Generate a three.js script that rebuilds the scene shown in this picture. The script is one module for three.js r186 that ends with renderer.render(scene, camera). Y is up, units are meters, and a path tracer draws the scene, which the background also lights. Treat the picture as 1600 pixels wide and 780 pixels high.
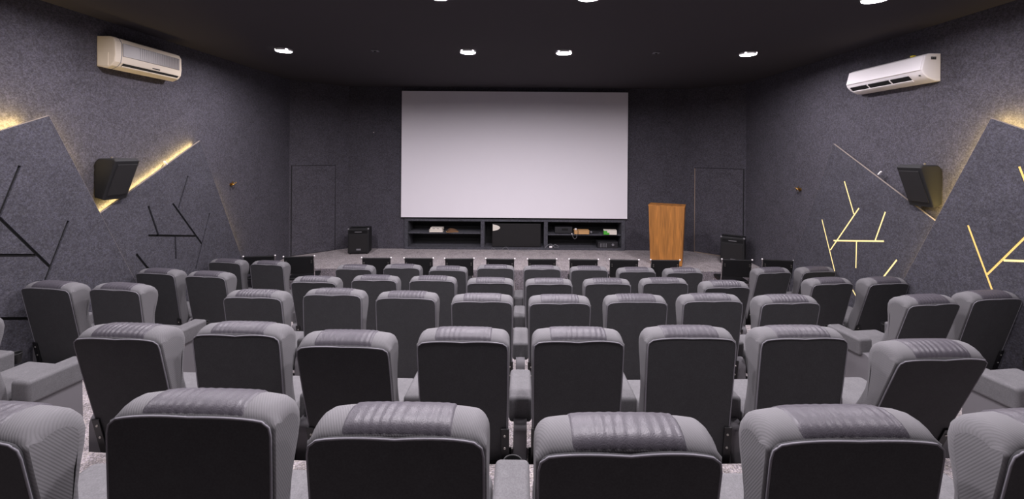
import * as THREE from 'three';
import { RectAreaLightUniformsLib } from 'three/addons/lights/RectAreaLightUniformsLib.js';
import { RoundedBoxGeometry } from 'three/addons/geometries/RoundedBoxGeometry.js';
import { mergeGeometries, mergeVertices, toCreasedNormals } from 'three/addons/utils/BufferGeometryUtils.js';
import { Brush, Evaluator, SUBTRACTION } from 'three-bvh-csg';

// ---------------------------------------------------------------- camera, light, exposure
const scene = new THREE.Scene();
scene.background = new THREE.Color(0x000000);
const F = 660, CX = 812, CY = 240, EYE = 2.66, ROLL = 0.0075;      // focal length and principal point of a level, shifted lens
const camera = new THREE.PerspectiveCamera(2 * Math.atan(540 / F) * 180 / Math.PI, 1624 / 1080, 0.05, 60);
camera.setViewOffset(1624, 1080, 0, 300, 1600, 780);
camera.position.set(0, EYE, 0);
camera.rotation.z = ROLL;
scene.add(camera);
const renderer = new THREE.WebGLRenderer({ antialias: true });
renderer.toneMapping = THREE.LinearToneMapping;
renderer.toneMappingExposure = 1.0;
renderer.shadowMap.enabled = true;
RectAreaLightUniformsLib.init();
const LAMP_COLOR = new THREE.Color().setRGB(1.0, 0.925, 1.0);
const LAMP_RADIANCE = 710;                                          // of each ceiling downlight's face
const LED_COLOR = new THREE.Color().setRGB(1.0, 0.72, 0.25);

// ---------------------------------------------------------------- helpers
let seed = 7;
const rnd = () => { seed = (seed * 1664525 + 1013904223) >>> 0; return seed / 4294967296; };
const used = {};
function numbered(name) { const n = used[name] = (used[name] ?? -1) + 1; return n ? `${name}_${String(n).padStart(3, '0')}` : name; }
function shade(o) { o.traverse(c => { if (c.isMesh) { c.castShadow = true; c.receiveShadow = true; } }); return o; }
function mesh(name, geometry, material, parent) {
  const m = new THREE.Mesh(geometry, material); m.name = name; m.castShadow = m.receiveShadow = true;
  if (parent) parent.add(m);
  return m;
}
function thing(name, label, category, pos = [0, 0, 0], turn = 0, group) {
  const g = new THREE.Group(); g.name = numbered(name); g.position.set(...pos); g.rotation.y = turn;
  g.userData = { label, category }; if (group) g.userData.group = group;
  scene.add(g); return g;
}
function struct(name, geometry, material, label, category) {
  const m = mesh(name, geometry, material, scene); m.userData = { kind: 'structure', label, category }; return m;
}
function boxUV(g, s = 1) {                                          // uv in metres from the dominant direction of each face
  g = g.index ? g.toNonIndexed() : g;
  const p = g.attributes.position, n = g.attributes.normal, uv = new Float32Array(p.count * 2);
  for (let i = 0; i < p.count; i++) {
    const ax = Math.abs(n.getX(i)), ay = Math.abs(n.getY(i)), az = Math.abs(n.getZ(i));
    let a, b;
    if (ay >= ax && ay >= az) { a = p.getX(i); b = p.getZ(i); } else if (ax >= az) { a = p.getZ(i); b = p.getY(i); } else { a = p.getX(i); b = p.getY(i); }
    uv[2 * i] = a * s; uv[2 * i + 1] = b * s;
  }
  g.setAttribute('uv', new THREE.BufferAttribute(uv, 2)); return g;
}
function box(w, h, d, x = 0, y = 0, z = 0) { return boxUV(new THREE.BoxGeometry(w, h, d).translate(x, y, z)); }
function rbox(w, h, d, r, x = 0, y = 0, z = 0, seg = 3) { return boxUV(new RoundedBoxGeometry(w, h, d, seg, r).translate(x, y, z)); }
function cyl(r0, r1, h, seg, x = 0, y = 0, z = 0) { return new THREE.CylinderGeometry(r0, r1, h, seg).translate(x, y, z); }
function merge(list) { return mergeGeometries(list.map(g => { g = g.index ? g.toNonIndexed() : g; for (const k of Object.keys(g.attributes)) if (!['position', 'normal', 'uv'].includes(k)) g.deleteAttribute(k); return g; })); }
function tube(points, r, seg = 24, rad = 6, closed = false) { return new THREE.TubeGeometry(new THREE.CatmullRomCurve3(points.map(p => new THREE.Vector3(...p)), closed, 'centripetal'), seg, r, rad, closed); }
function rod(a, b, r, rad = 8) { return new THREE.TubeGeometry(new THREE.LineCurve3(new THREE.Vector3(...a), new THREE.Vector3(...b)), 1, r, rad); }
// a point of a surface: picture position -> place at a given depth, or on a side wall's plane
function unroll(px, py) { const dx = px - CX, dy = py - CY; return [dx + ROLL * dy, dy - ROLL * dx]; }
function at(px, py, Z) { const [dx, dy] = unroll(px, py); return [dx * Z / F, EYE - dy * Z / F, -Z]; }
function onWall(px, py, X) { const [dx, dy] = unroll(px, py); const Z = F * X / dx; return [Z, EYE - dy * Z / F]; }

// ---------------------------------------------------------------- textures
function noiseTex(size, fn, repeat, srgb = true) {
  const d = new Uint8Array(size * size * 4);
  for (let y = 0; y < size; y++) for (let x = 0; x < size; x++) {
    const c = fn(x, y), i = (y * size + x) * 4;
    d[i] = Math.max(0, Math.min(255, c[0])); d[i + 1] = Math.max(0, Math.min(255, c[1])); d[i + 2] = Math.max(0, Math.min(255, c[2])); d[i + 3] = 255;
  }
  const t = new THREE.DataTexture(d, size, size, THREE.RGBAFormat);
  t.wrapS = t.wrapT = THREE.RepeatWrapping; t.magFilter = THREE.LinearFilter; t.minFilter = THREE.LinearMipmapLinearFilter; t.generateMipmaps = true;
  if (srgb) t.colorSpace = THREE.SRGBColorSpace;
  t.repeat.set(repeat, repeat); t.needsUpdate = true; return t;
}
function lattice(n) {                                               // tileable value noise on an n x n lattice
  const v = new Float32Array(n * n); for (let i = 0; i < v.length; i++) v[i] = rnd() * 2 - 1;
  return (x, y) => {
    const xf = x * n, yf = y * n, x0 = Math.floor(xf), y0 = Math.floor(yf); let a = xf - x0, b = yf - y0;
    a = a * a * (3 - 2 * a); b = b * b * (3 - 2 * b);
    const g = (i, j) => v[((j % n + n) % n) * n + ((i % n + n) % n)];
    return (g(x0, y0) * (1 - a) + g(x0 + 1, y0) * a) * (1 - b) + (g(x0, y0 + 1) * (1 - a) + g(x0 + 1, y0 + 1) * a) * b;
  };
}
function feltTex(base, amp, S = 512, per = 1.6) {
  const l1 = lattice(8), l2 = lattice(40), l3 = lattice(110), l4 = lattice(230);
  return noiseTex(S, (x, y) => {
    const u = x / S, v = y / S, k = 1 + amp * (0.25 * l1(u, v) + 0.25 * l2(u, v) + 0.7 * l3(u, v) + 1.1 * l4(u, v)), b = 1 + amp * 0.15 * l3(v, u);
    return [base[0] * k, base[1] * k, base[2] * k * b];
  }, 1 / per);
}
function bumpNoise(n, per, S = 256) { const l = lattice(n), l2 = lattice(n * 2); return noiseTex(S, (x, y) => { const k = 128 + 70 * l(x / S, y / S) + 50 * l2(x / S, y / S); return [k, k, k]; }, 1 / per, false); }
const feltBump = bumpNoise(120, 0.8);
const ribBump = noiseTex(128, (x, y) => {                           // diagonal rib of the woven upholstery
  const a = ((x + y * 0.5) / 128) * 8, s = 0.5 + 0.5 * Math.cos(a * 2 * Math.PI), c = 0.85 + 0.15 * Math.cos((y / 128) * 32 * 2 * Math.PI);
  const k = 255 * Math.pow(s, 0.7) * c; return [k, k, k];
}, 1 / 0.066, false);
const ribColor = noiseTex(128, (x, y) => {
  const a = ((x + y * 0.5) / 128) * 8, s = 0.5 + 0.5 * Math.cos(a * 2 * Math.PI), k = 238 + 17 * Math.pow(s, 0.8) ; return [k, k, k];
}, 1 / 0.066);
const clothNoise = (() => { const l = lattice(90), l2 = lattice(10); return noiseTex(256, (x, y) => { const k = 232 + 16 * l(x / 256, y / 256) + 7 * l2(x / 256, y / 256); return [k, k, k]; }, 1 / 0.35); })();
const leatherBump = bumpNoise(60, 0.16);
const woodTex = (() => {
  const l1 = lattice(6), l2 = lattice(24), c = document.createElement('canvas'), S = 512;
  const warp = lattice(5);
  return noiseTex(S, (x, y) => {
    const u = x / S, v = y / S, w = u * 7 + 0.55 * warp(u * 0.9, v * 0.35) + 0.12 * l1(u, v);
    const g = 0.5 + 0.5 * Math.sin(w * 2 * Math.PI), fine = l2(u * 5, v * 0.35) * 0.5 + l2(u * 9, v * 0.5) * 0.4;
    const k = 0.84 + 0.09 * g + 0.15 * fine;
    return [186 * k, 124 * k, 58 * k];
  }, 1);
})();

// ---------------------------------------------------------------- materials
const std = (o) => new THREE.MeshStandardMaterial(o);
const M = {
  wall: std({ map: feltTex([71, 69, 76], 0.18), bumpMap: feltBump, bumpScale: 0.002, roughness: 1 }),
  panel: std({ map: feltTex([66, 65, 72], 0.18), bumpMap: feltBump, bumpScale: 0.002, roughness: 1 }),
  ceiling: std({ color: 0x393539, roughness: 0.95 }),
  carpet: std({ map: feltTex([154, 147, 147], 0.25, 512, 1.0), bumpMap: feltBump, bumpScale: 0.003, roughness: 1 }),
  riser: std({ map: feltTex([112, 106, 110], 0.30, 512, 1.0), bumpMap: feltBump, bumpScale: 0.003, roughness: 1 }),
  fabric: std({ color: 0x6a696b, map: ribColor, bumpMap: ribBump, bumpScale: 0.0003, roughness: 0.92 }),
  armFabric: std({ color: 0x69686a, map: clothNoise, roughness: 0.9 }),
  seatFabric: std({ color: 0x706f71, map: clothNoise, roughness: 0.95 }),
  backFabric: std({ color: 0x3b3b3d, map: clothNoise, roughness: 0.95 }),
  leather: std({ color: 0x48454b, bumpMap: leatherBump, bumpScale: 0.0006, roughness: 0.46 }),
  piping: std({ color: 0x6f6d73, roughness: 0.7 }),
  laminate: std({ color: 0x686669, roughness: 0.75 }),
  black: std({ color: 0x0b0b0c, roughness: 0.6 }),
  blackMetal: std({ color: 0x121213, roughness: 0.45, metalness: 0.3 }),
  blackVinyl: std({ color: 0x0d0d0f, roughness: 0.55 }),
  steel: std({ color: 0xb8b4ae, roughness: 0.3, metalness: 1 }),
  chrome: std({ color: 0xe8e6e6, roughness: 0.12, metalness: 1 }),
  brass: std({ color: 0xb08a4a, roughness: 0.35, metalness: 1 }),
  screen: std({ color: 0xeeeaee, roughness: 0.95 }),
  cabinet: std({ map: feltTex([70, 70, 76], 0.2), roughness: 0.95 }),
  wood: std({ map: woodTex, roughness: 0.45 }),
  woodEdge: std({ color: 0x6e4526, roughness: 0.6 }),
  creamPlastic: std({ color: 0xd9cdb9, roughness: 0.4 }),
  greyGrille: std({ color: 0x7d7773, roughness: 0.4 }),
  whitePlastic: std({ color: 0xf4f0f0, roughness: 0.32 }),
  slotBlack: std({ color: 0x030303, roughness: 0.8 }),
  speaker: std({ color: 0x111113, roughness: 0.65, bumpMap: leatherBump, bumpScale: 0.0008 }),
  grille: std({ color: 0x161415, roughness: 0.8, bumpMap: leatherBump, bumpScale: 0.001 }),
  paperWhite: std({ color: 0xe4ddd0, roughness: 0.8 }),
  tan: std({ color: 0xc79b66, roughness: 0.7 }),
  brownPaper: std({ color: 0x6e5038, roughness: 0.9 }),
  green: std({ color: 0x4fb53a, roughness: 0.6 }),
  darkDevice: std({ color: 0x232326, roughness: 0.5 }),
  greyPlastic: std({ color: 0x77767a, roughness: 0.6 }),
  yellow: std({ color: 0xc9b51e, roughness: 0.6 }),
  doorEdge: std({ color: 0x9c8a78, roughness: 0.6 }),
  lampGlow: std({ color: 0xffffff, emissive: new THREE.Color(1, 0.96, 1), emissiveIntensity: 6 }),
  ledGlow: std({ color: 0xfff0c8, emissive: LED_COLOR, emissiveIntensity: 2.0 }),
  stripGlow: std({ color: 0xd9b767, emissive: new THREE.Color().setRGB(1.0, 0.80, 0.40), emissiveIntensity: 1.0, roughness: 0.5 }),
  stripGold: std({ color: 0xc9a24e, emissive: new THREE.Color().setRGB(1.0, 0.70, 0.27), emissiveIntensity: 0.6, roughness: 0.5 }),
  panelEdge: std({ color: 0x8f857c, roughness: 0.8 }),
  trimRing: std({ color: 0xd8d5d6, roughness: 0.5 }),
};

// ---------------------------------------------------------------- room shell
const XL = -4.84, XR = 4.76, ZB = 9.7, ZC = 8.88, ZREAR = -4.6, YC = 4.17, STAGE = 0.455, ZS = 8.02, CHX = 0.91;
{
  struct('ceiling', box(XR - XL + 0.6, 0.2, ZB - ZREAR + 1.4, (XL + XR) / 2, YC + 0.1, -(ZB + ZREAR) / 2), M.ceiling, 'dark painted flat ceiling over the whole hall', 'ceiling');
  struct('wall_left', box(0.2, YC + 0.4, ZC - ZREAR + 0.1, XL - 0.1, YC / 2, -(ZC + ZREAR) / 2 + 0.05), M.wall, 'grey felt covered wall on the left', 'wall');
  struct('wall_right', box(0.2, YC + 0.4, ZC - ZREAR + 0.1, XR + 0.1, YC / 2, -(ZC + ZREAR) / 2 + 0.05), M.wall, 'grey felt covered wall on the right', 'wall');
  struct('wall_rear', box(XR - XL + 0.6, YC + 0.4, 0.2, (XL + XR) / 2, YC / 2, -ZREAR + 0.1), M.wall, 'grey felt wall behind the seats', 'wall');
  // wall behind the screen with the opening of the media niche
  const s = new THREE.Shape([[XL + CHX, -0.2], [XR - CHX, -0.2], [XR - CHX, YC + 0.1], [XL + CHX, YC + 0.1]].map(p => new THREE.Vector2(...p)));
  s.holes.push(new THREE.Path([[-2.624, STAGE], [-2.624, 1.154], [2.425, 1.154], [2.425, STAGE]].map(p => new THREE.Vector2(...p))));
  struct('wall_front', boxUV(new THREE.ExtrudeGeometry(s, { depth: 0.2, bevelEnabled: false }).translate(0, 0, -ZB - 0.2)), M.wall, 'dark felt wall behind the projection screen', 'wall');
  const chamfer = (x0, z0, x1, z1) => { const L = Math.hypot(x1 - x0, z1 - z0), g = box(L + 0.05, YC + 0.4, 0.2, 0, 0, -0.1), a = Math.atan2(-(z1 - z0), x1 - x0); return g.rotateY(-Math.atan2(-z1 + z0, x1 - x0)).translate((x0 + x1) / 2, YC / 2, -(z0 + z1) / 2); };
  struct('wall_front_left', chamfer(XL, ZC, XL + CHX, ZB), M.wall, 'slanted felt wall corner left of the stage', 'wall');
  struct('wall_front_right', chamfer(XR - CHX, ZB, XR, ZC), M.wall, 'slanted felt wall corner right of the stage', 'wall');
}
// stepped floor: each tier ends in a gentle arc behind the row in front of it
const ROW_Z = [0, 1.335, 2.556, 3.76, 4.92, 6.09], ROW_F = [0, 0.815, 0.575, 0.38, 0.18, 0];
const bow = X => X * X / 90;
{
  const tier = (z0, z1, h, y0) => {
    const pts = [];
    const N = 28; for (let i = 0; i <= N; i++) { const X = XL - 0.05 + (XR - XL + 0.1) * i / N; pts.push(new THREE.Vector2(X, z1 + bow(X))); }
    pts.push(new THREE.Vector2(XR + 0.05, z0), new THREE.Vector2(XL - 0.05, z0));
    const g = new THREE.ExtrudeGeometry(new THREE.Shape(pts.reverse()), { depth: h - y0, bevelEnabled: false });
    g.rotateX(-Math.PI / 2).translate(0, y0, 0);                    // shape's y (depth) -> -z, extrusion -> y
    return boxUV(g);
  };
  struct('floor', box(XR - XL + 0.5, 0.2, ZB - ZREAR + 0.6, (XL + XR) / 2, -0.1, -(ZB + ZREAR) / 2), M.carpet, 'grey carpeted floor in front of the stage', 'floor');
  struct('floor_tier', tier(ZREAR - 0.05, ROW_Z[5] - 0.05, ROW_F[4], -0.05), M.carpet, 'carpeted tier under the fourth row of recliners', 'floor');
  struct('floor_tier_001', tier(ZREAR - 0.05, ROW_Z[4] - 0.05, ROW_F[3], 0.1), M.carpet, 'carpeted tier under the third row of recliners', 'floor');
  struct('floor_tier_002', tier(ZREAR - 0.05, ROW_Z[3] - 0.05, ROW_F[2], 0.3), M.carpet, 'carpeted tier under the second row of recliners', 'floor');
  struct('floor_tier_003', tier(ZREAR - 0.05, ROW_Z[2] - 0.05, ROW_F[1], 0.5), M.carpet, 'carpeted tier under the nearest row of recliners', 'floor');
  struct('floor_tier_004', tier(ZREAR - 0.05, ROW_Z[1] - 0.05, 1.03, 0.75), M.carpet, 'carpeted top tier behind the nearest row', 'floor');
  const st = [[XL, ZS], [XR, ZS], [XR, ZC], [XR - CHX, ZB], [2.425, ZB], [2.425, ZB + 0.48], [-2.624, ZB + 0.48], [-2.624, ZB], [XL + CHX, ZB], [XL, ZC]].map(p => new THREE.Vector2(...p));
  const g = new THREE.ExtrudeGeometry(new THREE.Shape(st), { depth: STAGE, bevelEnabled: false }).rotateX(-Math.PI / 2);
  const stage = struct('floor_stage', boxUV(g), M.carpet, 'raised stage covered in pale grey carpet', 'stage');
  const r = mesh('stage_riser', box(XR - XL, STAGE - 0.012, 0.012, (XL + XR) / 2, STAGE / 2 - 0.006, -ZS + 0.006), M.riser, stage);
}
// flush doors in the slanted corners
{
  const door = (name, a, b, label, edged) => {
    const dx = b[0] - a[0], dz = -(b[1] - a[1]), L = Math.hypot(dx, dz), g = new THREE.Group();
    g.name = name; g.userData = { kind: 'structure', label, category: 'door' };
    g.position.set((a[0] + b[0]) / 2, STAGE, -(a[1] + b[1]) / 2); g.rotation.y = Math.atan2(-dz, dx); scene.add(g);
    const H = 1.91;
    mesh('leaf', box(L - 0.02, H - 0.02, 0.012, 0, H / 2 + 0.005, 0.012), M.wall, g);
    mesh('gap', merge([box(0.012, H, 0.004, -L / 2, H / 2, 0.004), box(L, 0.014, 0.004, 0, H, 0.004), box(0.012, H, 0.004, L / 2, H / 2, 0.004)]), M.slotBlack, g);
    if (edged) mesh('edge_strip', merge([box(0.010, H - 0.02, 0.006, -L / 2 + 0.008, H / 2, 0.018), box(L - 0.02, 0.014, 0.006, 0, 0.012, 0.018)]), M.doorEdge, g);
  };
  door('door_1', [-4.81, 8.907], [-4.145, 9.506], 'flush felt door in the left stage corner', false);
  door('door_2', [3.978, 9.585], [4.73, 8.907], 'flush felt door with pale edge, behind the lectern', true);
}

// ---------------------------------------------------------------- screen and media niche
{
  const a = at(628, 142, 9.63), b = at(980, 342, 9.63);
  const w = b[0] - a[0], h = a[1] - b[1], g = thing('projection_screen', 'large blank white projection screen above the shelves', 'screen', [(a[0] + b[0]) / 2, b[1], -9.66]);
  mesh('screen_fabric', box(w, h, 0.02, 0, h / 2, 0.02), M.screen, g);
  mesh('backing_frame', merge([box(w - 0.03, h - 0.03, 0.03, 0, h / 2, -0.005), box(w + 0.02, 0.012, 0.03, 0, -0.006, 0.01)]), M.black, g);
}
const SH = { x0: -2.624, x1: 2.425, d0: -0.837, d1: 0.613, y0: STAGE, y1: 1.154, mid: 0.822, zf: -ZB + 0.035, zb: -ZB - 0.46 };
{
  const g = thing('media_cabinet', 'long dark open media cabinet below the screen', 'cabinet', [0, 0, 0]);
  const D = SH.zf - SH.zb, zc = (SH.zf + SH.zb) / 2, W = SH.x1 - SH.x0, xc = (SH.x0 + SH.x1) / 2, H = SH.y1 - SH.y0;
  mesh('back_panel', box(W, H, 0.02, xc, (SH.y0 + SH.y1) / 2, SH.zb), M.black, g);
  mesh('top_board', box(W, 0.055, D, xc, SH.y1 - 0.0275, zc), M.cabinet, g);
  mesh('bottom_board', box(W, 0.05, D, xc, SH.y0 + 0.025, zc), M.cabinet, g);
  for (const [x, w] of [[SH.x0 + 0.04, 0.08], [SH.x1 - 0.04, 0.08], [SH.d0, 0.085], [SH.d1, 0.085]]) mesh('upright', box(w, H - 0.1, D - 0.003, x, (SH.y0 + SH.y1) / 2, zc), M.cabinet, g);
  mesh('shelf', box(SH.d0 - SH.x0 - 0.12, 0.035, D - 0.05, (SH.x0 + SH.d0) / 2 + 0.02, SH.mid, zc - 0.02), M.cabinet, g);
  mesh('shelf', box(SH.x1 - SH.d1 - 0.12, 0.03, D - 0.05, (SH.x1 + SH.d1) / 2 - 0.02, SH.mid - 0.02, zc - 0.02), M.cabinet, g);
}
{ // centre bay: black loudspeaker cabinet with a pale badge
  const g = thing('loudspeaker_cabinet', 'wide black loudspeaker box filling the middle bay of the media cabinet', 'loudspeaker', [-0.06, STAGE + 0.05, -ZB - 0.2]);
  mesh('body', rbox(1.12, 0.54, 0.36, 0.015, 0, 0.272, 0), M.grille, g);
  const s = new THREE.Shape(); s.moveTo(0, -0.075); s.lineTo(0, 0.075); s.bezierCurveTo(0.1, 0.06, 0.165, 0.035, 0.165, 0); s.bezierCurveTo(0.165, -0.035, 0.1, -0.06, 0, -0.075);
  mesh('badge', new THREE.ExtrudeGeometry(s, { depth: 0.008, bevelEnabled: false }).translate(-0.545, 0.445, 0.18), M.paperWhite, g).userData.label = 'white pointed badge';
}
const shelfZ = -ZB - 0.1;
{
  const yS = SH.mid + 0.0175, yR = SH.mid - 0.005, yB = STAGE + 0.05;
  const xa = px => (px - CX) * 9.8 / F;
  let g = thing('book', 'pale book lying at the bottom of the small stack on the left shelf', 'book', [xa(683), yS, shelfZ], 0.05);
  mesh('pages', box(0.30, 0.05, 0.19, 0, 0.028, 0), M.paperWhite, g); mesh('cover', merge([box(0.31, 0.004, 0.2, 0, 0.002, 0), box(0.31, 0.004, 0.2, 0, 0.055, 0)]), M.paperWhite, g);
  g = thing('book', 'grey-lettered white book lying on top of the small stack on the left shelf', 'book', [xa(684), yS + 0.0575, shelfZ], -0.06);
  mesh('pages', box(0.27, 0.033, 0.18, 0, 0.02, 0), M.paperWhite, g); mesh('cover', merge([box(0.28, 0.004, 0.19, 0, 0.002, 0), box(0.28, 0.004, 0.19, 0, 0.0385, 0)]), M.paperWhite, g);
  mesh('spine_mark', merge([box(0.06, 0.012, 0.002, -0.06, 0.021, 0.0905), box(0.05, 0.012, 0.002, 0.04, 0.021, 0.0905)]), M.greyPlastic, g);
  g = thing('open_book', 'brown open booklet beside the white books on the left shelf', 'book', [xa(707), yS, shelfZ + 0.02], 0.3);
  const s = new THREE.Shape(); s.moveTo(-0.11, 0); s.quadraticCurveTo(-0.06, 0.075, 0, 0.062); s.quadraticCurveTo(0.07, 0.06, 0.14, 0.012); s.lineTo(0.14, 0); s.closePath();
  mesh('pages', new THREE.ExtrudeGeometry(s, { depth: 0.16, bevelEnabled: false }).translate(0, 0.004, -0.08), M.brownPaper, g);
  mesh('cover', box(0.27, 0.004, 0.17, 0.01, 0.002, 0), M.tan, g);
  // right bay, upper shelf
  g = thing('media_receiver', 'dark receiver box at the left of the right shelf', 'receiver', [xa(881), yR, shelfZ - 0.05]);
  mesh('body', rbox(0.40, 0.145, 0.26, 0.008, 0, 0.085, 0), M.darkDevice, g); mesh('display', box(0.14, 0.05, 0.004, 0.03, 0.10, 0.131), M.slotBlack, g);
  mesh('foot', merge([cyl(0.02, 0.02, 0.014, 10, -0.15, 0.007, 0.08), cyl(0.02, 0.02, 0.014, 10, 0.15, 0.007, 0.08), cyl(0.02, 0.02, 0.014, 10, -0.15, 0.007, -0.08), cyl(0.02, 0.02, 0.014, 10, 0.15, 0.007, -0.08)]), M.black, g);
  g = thing('wooden_box', 'flat tan box between the receiver and the green carton', 'box', [xa(909), yR, shelfZ + 0.02]);
  mesh('body', rbox(0.34, 0.06, 0.18, 0.006, 0, 0.03, 0), M.tan, g); mesh('lid', rbox(0.345, 0.028, 0.185, 0.005, 0, 0.0745, 0), M.tan, g);
  mesh('strap', box(0.012, 0.09, 0.19, -0.09, 0.0455, 0), M.black, g);
  g = thing('adapter', 'small white adapter on top of the flat tan box', 'adapter', [xa(900), yR + 0.0885, shelfZ + 0.04]);
  mesh('body', rbox(0.05, 0.035, 0.05, 0.01, 0, 0.018, 0), M.whitePlastic, g);
  g = thing('hanging_cable', 'short grey cable looping over the shelf edge before the tan box', 'cable', [xa(897), yR, shelfZ + 0.125]);
  mesh('cable', tube([[-0.05, 0.006, 0], [-0.045, 0.004, 0.05], [-0.035, -0.05, 0.085], [0.0, -0.085, 0.088], [0.045, -0.05, 0.085], [0.05, 0.004, 0.05], [0.055, 0.006, 0.0]], 0.004, 36, 5), M.greyPlastic, g);
  mesh('plug', rbox(0.03, 0.02, 0.025, 0.006, -0.055, 0.011, 0), M.whitePlastic, g);
  g = thing('microphone', 'grey handheld microphone lying behind the tan box', 'microphone', [xa(931), yR + 0.03, shelfZ + 0.0], 0.15);
  mesh('handle', cyl(0.018, 0.013, 0.17, 12).rotateZ(Math.PI / 2), M.darkDevice, g); mesh('head', new THREE.SphereGeometry(0.03, 14, 10).translate(-0.1, 0, 0), M.greyPlastic, g);
  g = thing('carton', 'small green and white carton at the right end of the shelf', 'carton', [xa(953), yR, shelfZ + 0.06], -0.08);
  mesh('body', box(0.29, 0.10, 0.15, 0, 0.05, 0), M.paperWhite, g); mesh('green_band', (() => { const q = new THREE.Shape([[-0.146, 0], [-0.02, 0], [-0.02, 0.045], [-0.07, 0.045], [-0.07, 0.085], [-0.146, 0.085]].map(p => new THREE.Vector2(...p))); return new THREE.ExtrudeGeometry(q, { depth: 0.152, bevelEnabled: false }).translate(0, 0, -0.0755); })(), M.green, g);
  mesh('print', (() => { const e = new THREE.Shape(); e.absellipse(0.07, 0.05, 0.045, 0.014, 0, 7, false, 0); return new THREE.ExtrudeGeometry(e, { depth: 0.002, bevelEnabled: false, curveSegments: 10 }).translate(0, 0, 0.075); })(), M.black, g);
  // right bay, bottom
  g = thing('power_plug', 'white plug with coiled grey lead at the bottom of the right bay', 'plug', [xa(861), yB, shelfZ + 0.12]);
  mesh('body', rbox(0.07, 0.04, 0.05, 0.012, 0, 0.02, 0), M.whitePlastic, g); mesh('lead', tube([[0.03, 0.02, 0], [0.1, 0.07, -0.02], [0.18, 0.02, 0], [0.1, 0.01, 0.05], [0.0, 0.09, 0.03], [-0.09, 0.06, 0.06], [-0.14, 0.01, 0.1]], 0.006, 40, 6), M.greyPlastic, g);
  g = thing('amplifier', 'low black amplifier with vents at the bottom of the right bay', 'amplifier', [xa(949), yB, shelfZ]);
  mesh('body', rbox(0.46, 0.15, 0.28, 0.008, 0, 0.075, 0), M.darkDevice, g);
  for (let k = 0; k < 5; k++) mesh('vent_slat', box(0.012, 0.09, 0.006, -0.17 + 0.033 * k, 0.07, 0.142), M.greyPlastic, g);
  mesh('knob', cyl(0.028, 0.028, 0.03, 16).rotateX(Math.PI / 2).translate(0.11, 0.085, 0.15), M.greyPlastic, g).userData.label = 'pale round knob';
  g = thing('floor_cable', 'thin pale cable loosely looped on the stage before the middle bay', 'cable', [-0.633, STAGE, -ZB + 0.06]);
  mesh('cable', tube([[0, 0.004, 0], [0.02, 0.05, 0.02], [0.14, 0.004, 0.03], [0.24, 0.02, 0.02], [0.34, 0.075, 0.02], [0.42, 0.004, 0.04], [0.6, 0.005, 0.06], [0.9, 0.005, 0.05]], 0.004, 50, 5), M.greyPlastic, g);
}

// ---------------------------------------------------------------- lectern and stage speakers
{
  const g = thing('lectern', 'tall tapered wooden lectern on the stage', 'lectern', [3.01, STAGE, -8.60], -0.42); g.scale.setScalar(1.02);
  const front = (w0, w1, h, d, x) => { const s = new THREE.Shape([[-w0 / 2, 0], [w0 / 2, 0], [w1 / 2, h], [-w1 / 2, h]].map(p => new THREE.Vector2(...p))); return new THREE.ExtrudeGeometry(s, { depth: d, bevelEnabled: true, bevelSize: 0.003, bevelThickness: 0.003, bevelSegments: 1 }); };
  const p = mesh('front_panel', boxUV(front(0.58, 0.66, 1.13, 0.02).translate(0, 0.02, 0.18), 0.75), M.wood, g);
  for (const s of [-1, 1]) mesh('side_panel', boxUV(new THREE.BoxGeometry(0.02, 1.12, 0.36).rotateZ(-s * 0.0354).translate(s * 0.305, 0.58, 0)), M.wood, g);
  mesh('top_board', box(0.68, 0.025, 0.4, 0, 1.155, 0), M.wood, g);
  mesh('base_board', box(0.58, 0.02, 0.38, 0, 0.01, 0), M.woodEdge, g);
}
function stageSpeaker(label, x, z, turn) {
  const g = thing('stage_loudspeaker', label, 'loudspeaker', [x, STAGE, z], turn, 'stage loudspeakers'); g.scale.setScalar(1.02);
  mesh('body', rbox(0.43, 0.53, 0.30, 0.02, 0, 0.285, 0), M.speaker, g);
  mesh('top_handle', merge([rbox(0.34, 0.016, 0.05, 0.006, 0, 0.565, 0.03), box(0.02, 0.02, 0.04, -0.15, 0.553, 0.03), box(0.02, 0.02, 0.04, 0.15, 0.553, 0.03)]), M.black, g);
  mesh('grille', rbox(0.37, 0.36, 0.014, 0.006, 0, 0.23, 0.151), M.grille, g);
  mesh('control_strip', box(0.37, 0.06, 0.008, 0, 0.475, 0.151), M.blackMetal, g);
  mesh('control_mark', box(0.14, 0.012, 0.003, 0, 0.475, 0.1565), M.greyPlastic, g);
  mesh('badge', box(0.09, 0.035, 0.003, 0.01, 0.105, 0.1595), M.greyPlastic, g).userData.label = 'pale grey badge';
  for (const sx of [-1, 1]) for (const sz of [-1, 1]) mesh('foot', cyl(0.018, 0.018, 0.022, 10, sx * 0.17, 0.011, sz * 0.11), M.black, g);
  for (const s of [-1, 1]) mesh('corner_cap', rbox(0.035, 0.035, 0.035, 0.012, s * 0.202, 0.537, 0.137), M.greyPlastic, g);
}
stageSpeaker('black loudspeaker on the stage left of the screen', -3.49, -9.27, 0.12);
stageSpeaker('black loudspeaker on the stage right of the lectern', 4.36, -8.60, -0.55);

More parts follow.
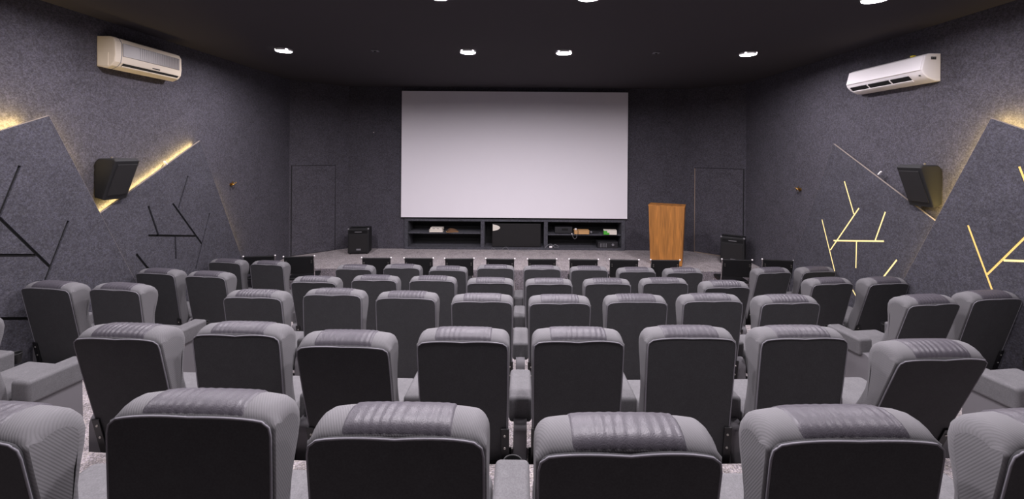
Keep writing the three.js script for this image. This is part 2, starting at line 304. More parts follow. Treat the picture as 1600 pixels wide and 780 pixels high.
// ---------------------------------------------------------------- ceiling downlights and vents
const LX = [-3.50, -0.776, 0.643, 3.37], LZ = [6.25, 4.01, 1.78];
const rowWord = ['far', 'middle', 'near'], colWord = ['leftmost', 'second', 'third', 'rightmost'];
LZ.forEach((Z, j) => LX.forEach((X, i) => {
  const g = thing('ceiling_downlight', `round white ceiling downlight, ${colWord[i]} from the left in the ${rowWord[j]} row`, 'ceiling light', [X, YC, -Z], 0, 'ceiling downlights');
  mesh('trim_ring', new THREE.LatheGeometry([[0.106, -0.001], [0.108, -0.022], [0.111, -0.024], [0.116, -0.022], [0.120, 0.0]].map(p => new THREE.Vector2(...p)), 32), M.trimRing, g);
  mesh('diffuser', cyl(0.106, 0.106, 0.004, 36, 0, -0.003, 0), M.lampGlow, g);
  const l = new THREE.RectAreaLight(LAMP_COLOR, LAMP_RADIANCE, 0.18, 0.18);
  l.name = 'lamp_light'; l.position.set(0, -0.0065, 0); l.rotation.x = -Math.PI / 2; l.castShadow = true; g.add(l);
}));
for (const [px, word] of [[585, 'left'], [1024, 'right']]) {
  const Z = 6.25, g = thing('ceiling_sensor', `small flat grey sensor on the ceiling, ${word} one of two`, 'sensor', [(px - CX) * Z / F, YC, -Z], 0, 'ceiling sensors');
  mesh('plate', rbox(0.10, 0.012, 0.10, 0.004, 0, -0.006, 0), M.greyPlastic, g); mesh('lens', new THREE.SphereGeometry(0.022, 12, 6, 0, Math.PI * 2, Math.PI / 2, Math.PI / 2).translate(0, -0.011, 0), M.darkDevice, g);
}

// ---------------------------------------------------------------- backlit wall panels with slotted light lines
const evaluator = new Evaluator(); evaluator.attributes = ['position', 'normal', 'uv']; evaluator.useGroups = false;
const OFF_NEAR = 0.09, OFF_FAR = 0.045, THK = 0.026;
function clipPoly(poly, a, b) {                                     // keep what lies above the line through a and b (in wall coordinates)
  const side = p => (p[1] - a[1]) - (b[1] - a[1]) / (b[0] - a[0]) * (p[0] - a[0]), out = [];
  poly.forEach((p, i) => {
    const q = poly[(i + 1) % poly.length], s = side(p), t = side(q);
    if (s >= 0) out.push(p);
    if (s * t < 0) { const k = s / (s - t); out.push([p[0] + (q[0] - p[0]) * k, p[1] + (q[1] - p[1]) * k]); }
  });
  return out;
}
function wallPanel(side, label, OFF, polyWall, slotsPx, lit, leds) {
  // wall coordinates: [depth Z, height y]; the group turns them onto the wall
  const Xw = side < 0 ? XL : XR, Xf = side < 0 ? XL + OFF + THK : XR - OFF - THK;
  const g = thing('wall_panel', label, 'wall panel', [side < 0 ? XL + OFF : XR - OFF, 0, 0]);
  g.rotation.y = side < 0 ? Math.PI / 2 : -Math.PI / 2;
  const sx = side < 0 ? 1 : -1;                                      // local x = sx * Z
  let poly = clipPoly(polyWall, [2.4, 0.82], [6.3, 0.12]).map(p => new THREE.Vector2(sx * p[0], p[1]));
  if (THREE.ShapeUtils.isClockWise(poly)) poly.reverse();
  let brush = new Brush(new THREE.ExtrudeGeometry(new THREE.Shape(poly), { depth: THK, bevelEnabled: false })); brush.updateMatrixWorld();
  const segs = slotsPx.map(([ax, ay, bx, by]) => { const a = onWall(ax, ay, Xf), b = onWall(bx, by, Xf); return [sx * a[0], a[1], sx * b[0], b[1]]; });
  const SW = lit ? 0.022 : 0.027;
  for (const [ax, ay, bx, by] of segs) {
    const L = Math.hypot(bx - ax, by - ay);
    const c = new Brush(new THREE.BoxGeometry(L, SW, THK * 3)); c.position.set((ax + bx) / 2, (ay + by) / 2, THK / 2); c.rotation.z = Math.atan2(by - ay, bx - ax); c.updateMatrixWorld();
    brush = evaluator.evaluate(brush, c, SUBTRACTION);
  }
  mesh('panel_board', boxUV(brush.geometry), M.panel, g);
  for (const [ax, ay, bx, by] of segs) {
    const L = Math.hypot(bx - ax, by - ay), m = mesh(lit ? 'light_strip' : 'slot_channel', new THREE.BoxGeometry(L - 0.002, SW - 0.002, 0.008), lit ? (Math.abs(by - ay) > 0.55 * Math.abs(bx - ax) && slotsPx.length < 6 ? M.stripGold : M.stripGlow) : M.slotBlack, g);
    m.position.set((ax + bx) / 2, (ay + by) / 2, lit ? THK - 0.008 : 0.005); m.rotation.z = Math.atan2(by - ay, bx - ax);
  }
  poly.forEach((p, i) => {                                            // raw pale edge of the board
    const q = poly[(i + 1) % poly.length], L = p.distanceTo(q); if (Math.min(p.y, q.y) < 0.9 && Math.abs(p.y - q.y) < 0.6 * Math.abs(p.x - q.x) && Math.max(p.y, q.y) < 1.2) return;
    const m = mesh('edge_band', new THREE.BoxGeometry(L, 0.004, THK - 0.002), M.panelEdge, g); m.position.set((p.x + q.x) / 2, (p.y + q.y) / 2, THK / 2); m.rotation.z = Math.atan2(q.y - p.y, q.x - p.x);
  });
  // spacers that hold the panel off the wall
  const cxm = poly.reduce((s, p) => s + p.x, 0) / poly.length, cym = poly.reduce((s, p) => s + p.y, 0) / poly.length;
  for (const [ox, oy] of [[-0.25, 0], [0.25, 0], [0, 0.3]]) mesh('spacer', box(0.05, 0.05, OFF, cxm + ox, cym + oy, -OFF / 2), M.black, g);
  // LED tape along the hidden edge of the panel, shining outwards along the wall
  for (const [p0, p1, k0, k1, power, out] of leds) {
    const A = new THREE.Vector3(sx * p0[0], p0[1], 0), B = new THREE.Vector3(sx * p1[0], p1[1], 0), d = B.clone().sub(A), len = d.length() * (k1 - k0);
    const c = A.clone().addScaledVector(d, (k0 + k1) / 2); d.normalize();
    let n = new THREE.Vector3(-d.y, d.x, 0); if (n.dot(new THREE.Vector3(sx * out[0], out[1], 0)) < 0) n.negate();
    const tape = mesh('led_tape', new THREE.BoxGeometry(len, 0.010, 0.008), M.ledGlow, g);
    tape.position.copy(c).addScaledVector(n, -0.030).setZ(-0.006); tape.rotation.z = Math.atan2(d.y, d.x);
    const l = new THREE.RectAreaLight(LED_COLOR, power, len, 0.012); l.name = 'led_light'; l.castShadow = true;
    l.position.copy(c).addScaledVector(n, -0.022).setZ(-0.016);
    const zAxis = n.clone().multiplyScalar(OFF < 0.06 ? -0.85 : -0.6).add(new THREE.Vector3(0, 0, OFF < 0.06 ? 0.5 : 0.8)).normalize(), xAxis = d.clone(), yAxis = new THREE.Vector3().crossVectors(zAxis, xAxis);
    l.quaternion.setFromRotationMatrix(new THREE.Matrix4().makeBasis(xAxis, yAxis, zAxis)); g.add(l);
  }
  return g;
}
{
  const ext = (a, b, k) => [a[0] + (b[0] - a[0]) * k, a[1] + (b[1] - a[1]) * k];
  for (const side of [-1, 1]) {
    const front = o => side < 0 ? XL + o + THK : XR - o - THK, W = (x, y) => onWall(x, y, front(OFF_NEAR)), V = (x, y) => onWall(x, y, front(OFF_FAR)), Xf = front(OFF_FAR), OFF = OFF_FAR;
    const apexA = side < 0 ? W(77, 181) : W(1548, 185), outA = side < 0 ? W(0, 205) : W(1600, 203), joint = side < 0 ? W(155, 335) : W(1460, 345), lowA = side < 0 ? W(207, 430) : W(1410, 440);
    const apexB = side < 0 ? V(313, 220) : V(1302, 225), lowB = side < 0 ? V(380, 410) : V(1238, 412), jointB = side < 0 ? V(155, 335) : V(1460, 345);
    const farA = ext(apexA, outA, 4.2), endA = ext(apexA, lowA, 1.8), endB = ext(apexB, lowB, 1.8);
    const g1 = ext(apexB, jointB, 1.08), g2 = [g1[0] + lowA[0] - joint[0], g1[1] + lowA[1] - joint[1]];
    const word = side < 0 ? 'left' : 'right';
    const slotsA = side < 0
      ? [[31, 259, -2, 340], [-20, 322, 78, 417], [-30, 399, 57, 399], [107, 345, 68, 446], [-30, 498, 60, 498]]
      : [[1512, 352, 1556, 470], [1650, 323, 1542, 429], [1567, 407, 1660, 410], [1592, 260, 1640, 380]];
    const slotsB = side < 0
      ? [[232, 322, 248, 369], [270, 318, 316, 382], [232, 368, 306, 369], [274, 369, 275, 405], [294, 275, 279, 325], [328, 333, 306, 420], [213, 397, 246, 438], [272, 433, 300, 433]]
      : [[1319, 283, 1334, 335], [1342, 325, 1297, 391], [1302, 376, 1381, 377], [1383, 331, 1367, 376], [1338, 377, 1337, 419], [1284, 343, 1304, 424], [1401, 406, 1370, 446], [1326, 442, 1341, 470]];
    wallPanel(side, side < 0 ? 'large felt wall panel with dark slot lines, nearest on the left wall' : 'large felt wall panel with glowing gold lines, nearest on the right wall', OFF_NEAR,
      [apexA, endA, [endA[0] - 1.2, endA[1]], [farA[0], endA[1]], farA], slotsA, side > 0,
      side < 0 ? [[apexA, farA, 0.10, 0.95, 270, [0.3, 1]], [apexA, joint, 0.04, 0.6, 70, [1, 0.3]], [joint, lowA, 0.45, 1.0, 14, [1, 0.3]]]
        : [[apexA, farA, 0.02, 0.9, 170, [0.3, 1]], [apexA, lowA, 0.02, 0.99, 140, [1, 0.3]]]);
    wallPanel(side, side < 0 ? 'pointed felt wall panel with thin dark slot lines, beyond the left wall speaker' : 'pointed felt wall panel with branching gold light lines, beyond the right wall speaker', OFF_FAR,
      [apexB, endB, ext(g1, g2, 2.2), g1], slotsB, side > 0,
      side < 0 ? [[g1, apexB, 0.08, 0.95, 130, [-0.3, 1]], [apexB, lowB, 0.30, 0.93, 45, [1, 0.3]]] : []);
    // small loose connector clipped on the upper edge of the far panel
    const q = side < 0 ? onWall(260, 256, Xf) : onWall(1373, 272, Xf);
    const c = thing('connector_clip', `small white connector clipped to the ${word} pointed panel's edge`, 'connector', [side < 0 ? XL + OFF + 0.013 : XR - OFF - 0.013, q[1] + 0.012, -q[0]]);
    mesh('body', rbox(0.02, 0.018, 0.065, 0.005).rotateX(side < 0 ? -0.75 : -0.75), M.whitePlastic, c);
    mesh('wire', rod([0, -0.022, 0.03], [0, -0.055, 0.062], 0.004), M.black, c);
    // brass stub with loose wires beyond the panels
    const hk = side < 0 ? onWall(360, 288, XL) : onWall(1251, 296, XR), d = side < 0 ? 1 : -1;
    const h = thing('wall_wire_stub', `loose brass wire stub sticking out of the ${word} wall`, 'wire stub', [side < 0 ? XL : XR, hk[1], -hk[0]]);
    mesh('rosette', cyl(0.022, 0.026, 0.03, 12).rotateZ(Math.PI / 2).translate(d * 0.015, 0, 0), M.brass, h);
    for (const [a, b, c2] of [[0.05, 0.05, 0.02], [0.07, 0.0, 0.06], [0.06, 0.03, -0.06], [0.05, -0.03, 0.05], [0.04, -0.025, -0.05]]) mesh('wire', tube([[d * 0.02, 0, 0], [d * 0.05, b * 0.4, c2 * 0.5], [d * a, b, c2]], 0.0065, 8, 5), M.brass, h);
  }
}

// ---------------------------------------------------------------- wall speakers
for (const side of [-1, 1]) {
  const zc = side < 0 ? 4.94 : 4.89, a = side < 0 ? onWall(150, 250, XL) : onWall(1470, 260, XR), d = side < 0 ? 1 : -1;
  const yTop = side < 0 ? 2.543 : 2.537, H = 0.43;
  const g = thing('wall_speaker', `black wedge-shaped surround speaker on the ${side < 0 ? 'left' : 'right'} wall`, 'speaker', [side < 0 ? XL : XR, yTop - H, -zc], 0, 'surround speakers'); g.scale.setScalar(1.02);
  // profile: distance from the wall (x) and height (y)
  const s = new THREE.Shape(); const r = 0.025, P = [[0.03, 0.02], [0.10, 0.0], [0.245, H - 0.02], [0.225, H], [0.06, H], [0.03, H - 0.03]];
  s.setFromPoints(P.map(p => new THREE.Vector2(...p)));
  let body = new THREE.ExtrudeGeometry(s, { depth: 0.24, bevelEnabled: true, bevelSize: 0.018, bevelThickness: 0.03, bevelSegments: 4 }).translate(0, 0, -0.12);
  body = toCreasedNormals(body, 0.6); if (d < 0) body.rotateY(Math.PI);
  mesh('cabinet', boxUV(body), M.speaker, g);
  let gr = rbox(0.012, H - 0.06, 0.24, 0.005).rotateZ(-Math.atan2(0.145, H - 0.02)).translate(0.1925, H / 2 - 0.012, 0); if (d < 0) gr.rotateY(Math.PI);
  mesh('grille_cloth', gr, M.grille, g);
  mesh('bracket', box(0.05, 0.09, 0.08, d * 0.025, H * 0.55, 0), M.blackMetal, g);
  mesh('bracket_bolt', cyl(0.012, 0.012, 0.03, 10, d * 0.09, H + 0.022, 0.02), M.steel, g);
}

// ---------------------------------------------------------------- air conditioners
{
  const ex = (pts, len, bev) => { const s = new THREE.Shape(); s.setFromPoints(pts.map(p => new THREE.Vector2(...p))); return toCreasedNormals(new THREE.ExtrudeGeometry(s, { depth: len - 2 * bev, bevelEnabled: true, bevelSize: bev, bevelThickness: bev, bevelSegments: 4, bevelOffset: -bev }).translate(0, 0, bev), 0.5); };
  // left: cream unit. local z = 0 at the far end, growing towards the viewer
  let L = 0.93, H = 0.36;
  let g = thing('air_conditioner', 'cream split air conditioner with grey grille high on the left wall', 'air conditioner', [XL, EYE + 0.944, -5.77]); g.scale.setScalar(1.02);
  mesh('housing', ex([[0, 0.02], [0.10, 0], [0.17, 0.03], [0.205, 0.075], [0.215, 0.15], [0.21, 0.30], [0.185, 0.345], [0.15, H], [0, H]], L, 0.012), M.creamPlastic, g);
  mesh('front_grille', rbox(0.012, 0.15, L - 0.13, 0.005).rotateZ(0.02).translate(0.2135, 0.222, L / 2 - 0.02), M.greyGrille, g).userData.label = 'glossy grey grille panel';
  for (let k = 0; k < 22; k++) mesh('grille_rib', box(0.003, 0.14, 0.004, 0.2205, 0.222, 0.08 + k * 0.026), M.greyGrille, g);
  mesh('air_outlet', box(0.012, 0.046, L - 0.15, 0, 0, 0).rotateZ(-0.66).translate(0.1865, 0.0525, L / 2 - 0.03), M.slotBlack, g);
  mesh('louvre', rbox(0.012, 0.016, L - 0.15, 0.003).rotateZ(-0.66).translate(0.1825, 0.037, L / 2 - 0.03), M.creamPlastic, g);
  mesh('handle_notch', box(0.008, 0.014, 0.11, 0.204, 0.092, L * 0.42), M.slotBlack, g);
  mesh('end_cap_seam', ex([[0, 0.018], [0.10, -0.003], [0.172, 0.027], [0.208, 0.073], [0.218, 0.15], [0.213, 0.302], [0.187, 0.348], [0.15, H + 0.003], [0, H + 0.003]], 0.005, 0.001).translate(0, 0, L - 0.075), M.greyPlastic, g);
  mesh('end_cover', rbox(0.12, 0.15, 0.006, 0.002, 0.075, 0.10, L + 0.001), M.creamPlastic, g);
  // right: white unit
  L = 1.09; H = 0.31;
  g = thing('air_conditioner', 'white split air conditioner with open vent high on the right wall', 'air conditioner', [XR, EYE + 0.856, -5.89]); g.scale.setScalar(1.02);
  const flip = q => q.rotateY(Math.PI).translate(0, 0, L);            // profile drawn to the right of the wall -> to the left
  mesh('housing', flip(ex([[0, 0], [0.06, 0], [0.15, 0.04], [0.20, 0.09], [0.215, 0.13], [0.175, 0.285], [0.13, H], [0, H]], L, 0.012)), M.whitePlastic, g);
  mesh('front_cover', flip(rbox(0.012, 0.17, L - 0.03, 0.005).rotateZ(0.25).translate(0.199, 0.205, L / 2)), M.whitePlastic, g);
  mesh('air_outlet', flip(box(0.012, 0.066, L - 0.24, 0, 0, 0).rotateZ(-0.80).translate(0.176, 0.058, L / 2 + 0.06)), M.slotBlack, g);
  for (const k of [0.36, 0.66]) mesh('outlet_divider', flip(box(0.014, 0.066, 0.014, 0, 0, 0).rotateZ(-0.80).translate(0.179, 0.056, L * k + 0.03)), M.whitePlastic, g);
  mesh('louvre', flip(rbox(0.012, 0.03, L - 0.22, 0.004).rotateZ(-1.0).translate(0.150, 0.028, L / 2 + 0.06)), M.whitePlastic, g);
  mesh('indicator', flip(box(0.004, 0.012, 0.02, 0, 0, 0).rotateZ(-0.8).translate(0.186, 0.068, 0.055)), M.slotBlack, g);
  mesh('sticker', box(0.055, 0.03, 0.002, -0.085, 0.255, L + 0.001), M.darkDevice, g).userData.label = 'small dark rating sticker';
  mesh('sticker_mark', merge([box(0.012, 0.012, 0.001, -0.1, 0.256, L + 0.0025), box(0.02, 0.008, 0.001, -0.077, 0.256, L + 0.0025)]), M.greyPlastic, g);
  mesh('yellow_tag', rbox(0.035, 0.02, 0.045, 0.006, -0.13, H + 0.008, L * 0.82), M.yellow, g).userData.label = 'yellow tag';
}
{
  const p = at(584, 207, ZB), g = thing('wall_screw', 'tiny pale screw in the dark wall left of the screen', 'screw', [p[0], p[1], -ZB]);
  mesh('head', cyl(0.014, 0.014, 0.012, 10).rotateX(Math.PI / 2).translate(0, 0, 0.006), M.steel, g);
}

// ---------------------------------------------------------------- recliner seats
const BW = 0.537;                                                     // width of the backrest
const PROFILE = (() => {                                             // [forward w, up v], from the rear bottom up, over the top and down the front
  const pts = [[0, -0.07], [0, 0.08], [0, 0.22], [0, 0.36], [0, 0.50], [0, 0.62], [0.001, 0.70], [0.005, 0.722], [0.018, 0.737], [0.040, 0.747], [0.068, 0.750], [0.100, 0.745], [0.135, 0.728], [0.163, 0.700], [0.181, 0.662], [0.183, 0.620], [0.170, 0.565], [0.148, 0.505], [0.128, 0.44], [0.120, 0.37], [0.125, 0.29], [0.135, 0.21], [0.135, 0.13], [0.125, 0.05], [0.10, -0.03], [0.06, -0.07]];
  const n = pts.length, nor = pts.map((p, i) => { const a = pts[(i + n - 1) % n], b = pts[(i + 1) % n], dx = b[0] - a[0], dy = b[1] - a[1], l = Math.hypot(dx, dy); return [-dy / l, dx / l]; });
  const s = [0]; for (let i = 1; i <= n; i++) { const a = pts[i - 1], b = pts[i % n]; s.push(s[i - 1] + Math.hypot(b[0] - a[0], b[1] - a[1])); }
  return { pts, nor, s, n };
})();
function loft(us, i0, i1, place, closed) {                           // grid over stations us and profile points i0..i1
  const pos = [], uv = [], idx = [], cols = i1 - i0 + 1;
  us.forEach((st) => { for (let i = i0; i <= i1; i++) { const [x, w, v] = place(st, i % PROFILE.n); pos.push(x, v, -w); uv.push(st.u, PROFILE.s[i]); } });
  for (let a = 0; a < us.length - 1; a++) for (let b = 0; b < cols - 1; b++) { const p = a * cols + b, q = p + cols; idx.push(p, q, p + 1, q, q + 1, p + 1); }
  const g = new THREE.BufferGeometry(); g.setAttribute('position', new THREE.Float32BufferAttribute(pos, 3)); g.setAttribute('uv', new THREE.Float32BufferAttribute(uv, 2)); g.setIndex(idx); g.computeVertexNormals();
  return g;
}
const crown = u => -0.022 * Math.pow(Math.min(1, Math.abs(u) / (BW / 2)), 3.2);   // the top dips a little towards the corners
function backPoint(st, i, extra = 0) {
  const [w, v] = PROFILE.pts[i], [nw, nv] = PROFILE.nor[i], rear = w < 0.01 ? 0.25 : 1, k = -st.inset * rear + extra;
  const up = Math.max(0, Math.min(1, (v - 0.45) / 0.25));
  const taper = 1 - 0.03 * Math.max(0, Math.min(1, (0.45 - v) / 0.5));
  return [st.u * taper, w + nw * k, v + nv * k + crown(st.u) * up];
}
const cushionGeo = (() => {
  const us = [], r = 0.045;
  for (let k = 0; k <= 6; k++) { const f = Math.PI / 2 * (1 - k / 6); us.push({ u: -(BW / 2 - r + r * Math.sin(f)), inset: r * (1 - Math.cos(f)) }); }
  for (let k = 1; k < 10; k++) us.push({ u: (BW / 2 - r) * (k / 5 - 1), inset: 0 });
  for (let k = 0; k <= 6; k++) { const f = Math.PI / 2 * (k / 6); us.push({ u: BW / 2 - r + r * Math.sin(f), inset: r * (1 - Math.cos(f)) }); }
  const body = loft(us, 0, PROFILE.n, (st, i) => backPoint(st, i));
  const cap = (st, flip) => {
    const pos = [], uv = [], idx = [], n = PROFILE.n, c = [st.u, 0.35, -0.065]; pos.push(...c); uv.push(0.065, 0.35);
    for (let i = 0; i < n; i++) { const [x, w, v] = backPoint(st, i); pos.push(x, v, -w); uv.push(w, v); }
    for (let i = 0; i < n; i++) { const a = 1 + i, b = 1 + (i + 1) % n; flip ? idx.push(0, a, b) : idx.push(0, b, a); }
    const g = new THREE.BufferGeometry(); g.setAttribute('position', new THREE.Float32BufferAttribute(pos, 3)); g.setAttribute('uv', new THREE.Float32BufferAttribute(uv, 2)); g.setIndex(idx); g.computeVertexNormals(); return g;
  };
  return merge([body, cap(us[0], true), cap(us[us.length - 1], false)]);
})();
function headPadGeo(variant) {                                       // gathered leatherette over the middle of the headrest
  const us = [], N = 56, half = 0.165, ph = variant * 2.1;
  for (let k = 0; k <= N; k++) us.push({ u: -half + 2 * half * k / N, inset: 0 });
  return loft(us, 7, 18, (st, i) => {
    const e = Math.min(1, (half - Math.abs(st.u)) / 0.012), t = (i - 7) / 11, u = st.u + 0.02 * Math.sin(t * 3 + ph) * (1 - Math.abs(st.u) / half);
    const gather = 0.0022 * Math.sin(u * 190 + ph + 0.8 * Math.sin(u * 31 + ph)) * (0.4 + 0.6 * Math.sin(u * 17 + ph) ** 2) * Math.sin(Math.PI * Math.min(1, t * 1.6 + 0.15));
    const edge = i === 7 || i === 18 ? -0.001 : 1;
    return backPoint(st, i, (0.006 * Math.sqrt(Math.max(0, e)) + gather * e) * edge - 0.0015);
  });
}
const headPads = [headPadGeo(0), headPadGeo(1), headPadGeo(2)];
const outline = (inset, wave) => {                                   // rear panel outline, counter-clockwise from the bottom left
  const h = BW / 2 - inset, s = new THREE.Shape(), t = 0.722 - inset * 0.3, r = 0.035;
  s.moveTo(-h * 0.97, -0.065); s.lineTo(h * 0.97, -0.065); s.lineTo(h, 0.45); s.lineTo(h, t - r - 0.016);
  s.quadraticCurveTo(h, t - 0.012, h - r, t - 0.006); s.quadraticCurveTo(h * 0.55, t + 0.008 + wave, 0, t - wave); s.quadraticCurveTo(-h * 0.55, t + 0.008 - wave * 0.5, -h + r, t - 0.006);
  s.quadraticCurveTo(-h, t - 0.012, -h, t - r - 0.016); s.lineTo(-h, 0.45); s.closePath(); return s;
};
const rearPanelGeos = [0.002, 0.005, -0.002].map(w => boxUV(new THREE.ExtrudeGeometry(outline(0.012, w), { depth: 0.004, bevelEnabled: true, bevelSize: 0.004, bevelThickness: 0.004, bevelSegments: 2, curveSegments: 6 }).translate(0, 0, -0.002)));
const pipingGeos = [0.002, 0.005, -0.002].map(w => {
  const pts = outline(0.008, w).getPoints(8), i = pts.findIndex(p => p.x > 0.2);                // drop the bottom edge
  const path = pts.slice(i).concat(pts[0].clone()).filter((p, k, a) => !k || p.distanceTo(a[k - 1]) > 1e-4).map(p => new THREE.Vector3(p.x, p.y, 0.004));
  return new THREE.TubeGeometry(new THREE.CatmullRomCurve3(path, false, 'centripetal'), 70, 0.0036, 6);
});
const seatGeo = rbox(0.50, 0.13, 0.50, 0.045, 0, 0.375, -0.30, 4);
const padGeo = rbox(0.145, 0.16, 0.37, 0.024, 0, 0.465, -0.29, 4);
const supportGeo = (() => { const s = new THREE.Shape(); s.moveTo(0.03, 0); s.lineTo(0.45, 0); s.lineTo(0.44, 0.40); s.lineTo(0.09, 0.415); s.quadraticCurveTo(0.035, 0.41, 0.03, 0.35); s.closePath(); return boxUV(new THREE.ExtrudeGeometry(s, { depth: 0.074, bevelEnabled: true, bevelSize: 0.004, bevelThickness: 0.004, bevelSegments: 2 }).translate(0, 0, -0.037).rotateY(Math.PI / 2)); })();
const plateGeo = rbox(0.048, 0.25, 0.010, 0.003, 0, 0.035, 0.013);
const boltGeo = new THREE.SphereGeometry(0.0075, 10, 6).scale(1, 1, 0.7);
const crossGeo = merge([box(0.56, 0.10, 0.05, 0, 0.17, -0.10), box(0.5, 0.05, 0.36, 0, 0.285, -0.28)]);
const cupGeo = new THREE.LatheGeometry([[0.0, 0], [0.034, 0], [0.038, 0.075], [0.043, 0.080], [0.043, 0.076], [0.036, 0.004], [0, 0.006]].map(p => new THREE.Vector2(...p)), 18).translate(0, 0.42, -0.512);
const SP = 0.67;
let seatCount = 0;
function recliner(label, X, Zp, y, turn, tau, arms, group) {
  const g = thing('cinema_recliner', label, 'recliner', [X, y, -Zp], turn, group), v = seatCount++ % 3;
  const b = mesh('backrest', cushionGeo, M.fabric, g); b.position.set(0, 0.29, 0); b.rotation.x = tau * Math.PI / 180;
  mesh('rear_panel', rearPanelGeos[v], M.backFabric, b).userData.label = 'dark rear panel';
  mesh('piping', pipingGeos[v], M.piping, b);
  mesh('headrest_pad', headPads[(v * 2 + seatCount) % 3], M.leather, b).userData.label = 'gathered leatherette headrest pad';
  for (const s of [-1, 1]) {
    mesh('hinge_plate', plateGeo, M.blackMetal, b).position.x = s * 0.246;
    for (const h of [0.0, 0.085]) mesh('bolt', boltGeo, M.steel, b).position.set(s * 0.243, h + 0.03, 0.019);
  }
  mesh('seat', seatGeo, M.seatFabric, g);
  mesh('base_frame', crossGeo, M.black, g);
  for (const s of arms) {
    const a = mesh('armrest', padGeo, M.armFabric, g); a.position.x = s * SP / 2;
    mesh('cup_holder', cupGeo, M.black, a);
    mesh('side_support', supportGeo, M.laminate, g).position.x = s * SP / 2;
  }
  return g;
}
const TAU = {
  1: [10.75, 1.75, 7.5, 11.25, 8, 10.5], 2: [13.25, 8, 15, 10.25, 9.25, 7, 7.5, 22],
  3: [11, 7.5, 10, 3, 6.75, 10, 11.25, 9.75, 8.75, 12, 18, 15.5], 4: [9.75, 10.75, 13.25, 6.75, 6, 9.5, 10.25, 9.75, 8, 16.5, 15, 18],
  5: [7.75, 8, 11.75, 6, 10.75, 3, 4.5, 6.75, 11.5, 14, 18, 19],
};
const ROWN = { 1: 'nearest row', 2: 'second row', 3: 'third row', 4: 'fourth row', 5: 'fifth row' };
const ORD = ['first', 'second', 'third', 'fourth', 'fifth', 'sixth', 'seventh', 'eighth'];
const DX = { 1: 0, 2: 0.015, 3: 0.02, 4: 0.01, 5: 0 };
for (let r = 5; r >= 1; r--) {
  const Zp0 = ROW_Z[r], put = (X, tau, label, arms, turn) => recliner(label, X, Zp0 + (Math.abs(X) > 3 ? 0.1 + (Math.abs(X) - 3) * 0.13 : bow(X)), ROW_F[r], turn ?? X / 45, tau, arms, 'grey cinema recliners');
  const ks = r === 1 ? [1, 2, 3, 4, 5, 6] : [0, 1, 2, 3, 4, 5, 6, 7], off = r >= 3 ? 2 : 0;
  ks.forEach((k, i) => {
    const X = (k - 3.5) * SP + DX[r] + (r === 1 ? [-0.025, -0.025, -0.025, -0.015, 0, 0.02][i] : 0), place = r === 1 ? (i === 0 ? 'cut off by the left picture edge' : i === 5 ? 'cut off by the right picture edge' : `${ORD[i]} from the left`) : `${ORD[i]} from the left in the middle block`;
    put(X, TAU[r][i + off], `grey cinema recliner in the ${ROWN[r]}, ${place}`, i === 0 ? [-1, 1] : [1]);
  });
  const side = (X, tau, word, s) => put(X, tau, `grey cinema recliner in the ${ROWN[r]}, ${word}`, s, X < 0 ? -0.13 : 0.13);
  if (r >= 3) {
    side(-4.36, TAU[r][0], 'against the left wall', [-1, 1]); side(-3.68, TAU[r][1], 'beside the left aisle, near the left wall', [1]);
    side(3.645, TAU[r][10], 'beside the right aisle, near the right wall', [-1, 1]); side(4.345, TAU[r][11], 'against the right wall', []);
  } else if (r === 2) {
    side(-3.66, 8, 'beyond the left picture edge', [-1, 1]); side(3.74, 8, 'beyond the right picture edge', [-1, 1]);
  }
}

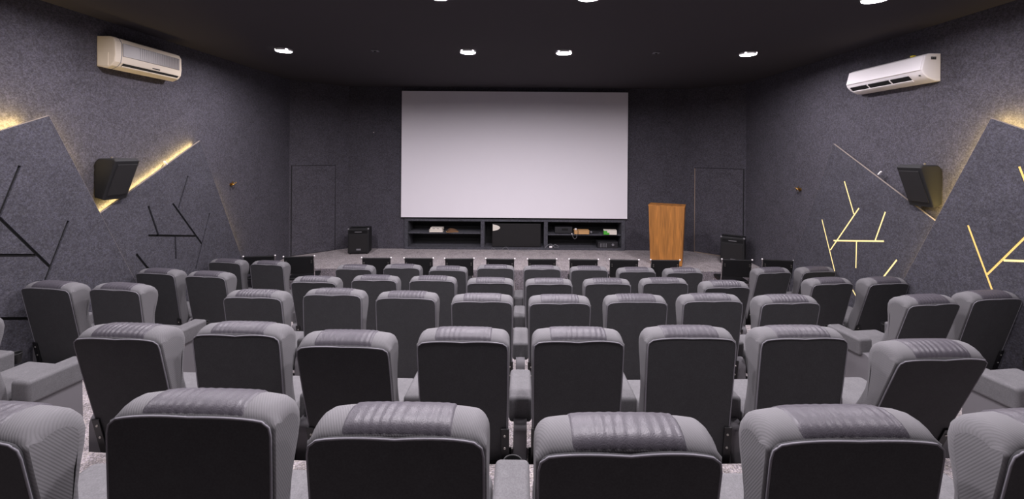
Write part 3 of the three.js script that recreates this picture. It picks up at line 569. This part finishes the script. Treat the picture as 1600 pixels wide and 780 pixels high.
// ---------------------------------------------------------------- front row of black stacking chairs
{
  const tubes = (s) => merge([
    tube([[s * 0.247, 0.858, 0.045], [s * 0.228, 0.80, 0.012], [s * 0.225, 0.62, -0.02], [s * 0.225, 0.44, -0.05], [s * 0.225, 0.2, 0.02], [s * 0.235, 0.008, 0.08]], 0.0115, 22, 8),
    tube([[s * 0.225, 0.43, -0.05], [s * 0.225, 0.425, -0.25], [s * 0.225, 0.41, -0.42], [s * 0.228, 0.3, -0.455], [s * 0.235, 0.008, -0.47]], 0.0115, 22, 8)]);
  const frames = [tubes(-1), tubes(1)];
  const tips = new THREE.SphereGeometry(0.014, 12, 8);
  const backGeo = (() => { const g = new RoundedBoxGeometry(0.475, 0.30, 0.035, 4, 0.016), p = g.attributes.position; for (let i = 0; i < p.count; i++) { const x = p.getX(i), y = p.getY(i); p.setZ(i, p.getZ(i) - 0.03 * (1 - (x / 0.23) ** 2) - y * -0.16); p.setY(i, y + (y > 0 ? 0.014 * (Math.abs(x) / 0.23) ** 2 : 0)); } g.computeVertexNormals(); return boxUV(g.translate(0, 0.70, 0.03)); })();
  const seatG = rbox(0.45, 0.05, 0.43, 0.02, 0, 0.455, -0.22), screw = cyl(0.011, 0.011, 0.008, 10).rotateX(Math.PI / 2);
  const barG = rod([-0.225, 0.415, -0.38], [0.225, 0.415, -0.38], 0.01);
  const xs = [[407, -1], [469, -1], [590, 0], [656, 0], [719, 0], [783, 0], [848, 0], [913, 0], [976, 0], [1040, 0], [1152, 1], [1216, 1]];
  const turns = [0.2, 0.16, 0.02, 0, 0.05, -0.02, 0.02, -0.02, -0.06, -0.01, -0.1, -0.18];
  xs.forEach(([px, b], i) => {
    const Z = 7.24 + (b ? 0.06 : 0), word = b < 0 ? (i ? 'beside the left aisle' : 'next to the left wall') : b > 0 ? (i === 10 ? 'beside the right aisle' : 'next to the right wall') : `${ORD[i - 2]} from the left between the aisles`;
    const g = thing('stacking_chair', `black stacking chair with chrome frame before the stage, ${word}`, 'chair', [(px - CX) * Z / F, 0, -Z - 0.02], turns[i], 'black chairs in front of the stage');
    mesh('backrest', backGeo, M.blackVinyl, g); mesh('seat', seatG, M.blackVinyl, g); mesh('front_bar', barG, M.chrome, g);
    [-1, 1].forEach((s, k) => {
      const f = mesh('side_frame', frames[k], M.chrome, g); mesh('tube_tip', tips, M.whitePlastic, f).position.set(s * 0.249, 0.862, 0.048);
      for (const y of [0.70, 0.73]) mesh('screw', screw, M.steel, g).position.set(s * 0.205, y + 0.05, 0.062);
    });
  });
}
scene.traverse(o => { if (o.isMesh) { o.castShadow = true; o.receiveShadow = true; } });
renderer.render(scene, camera);
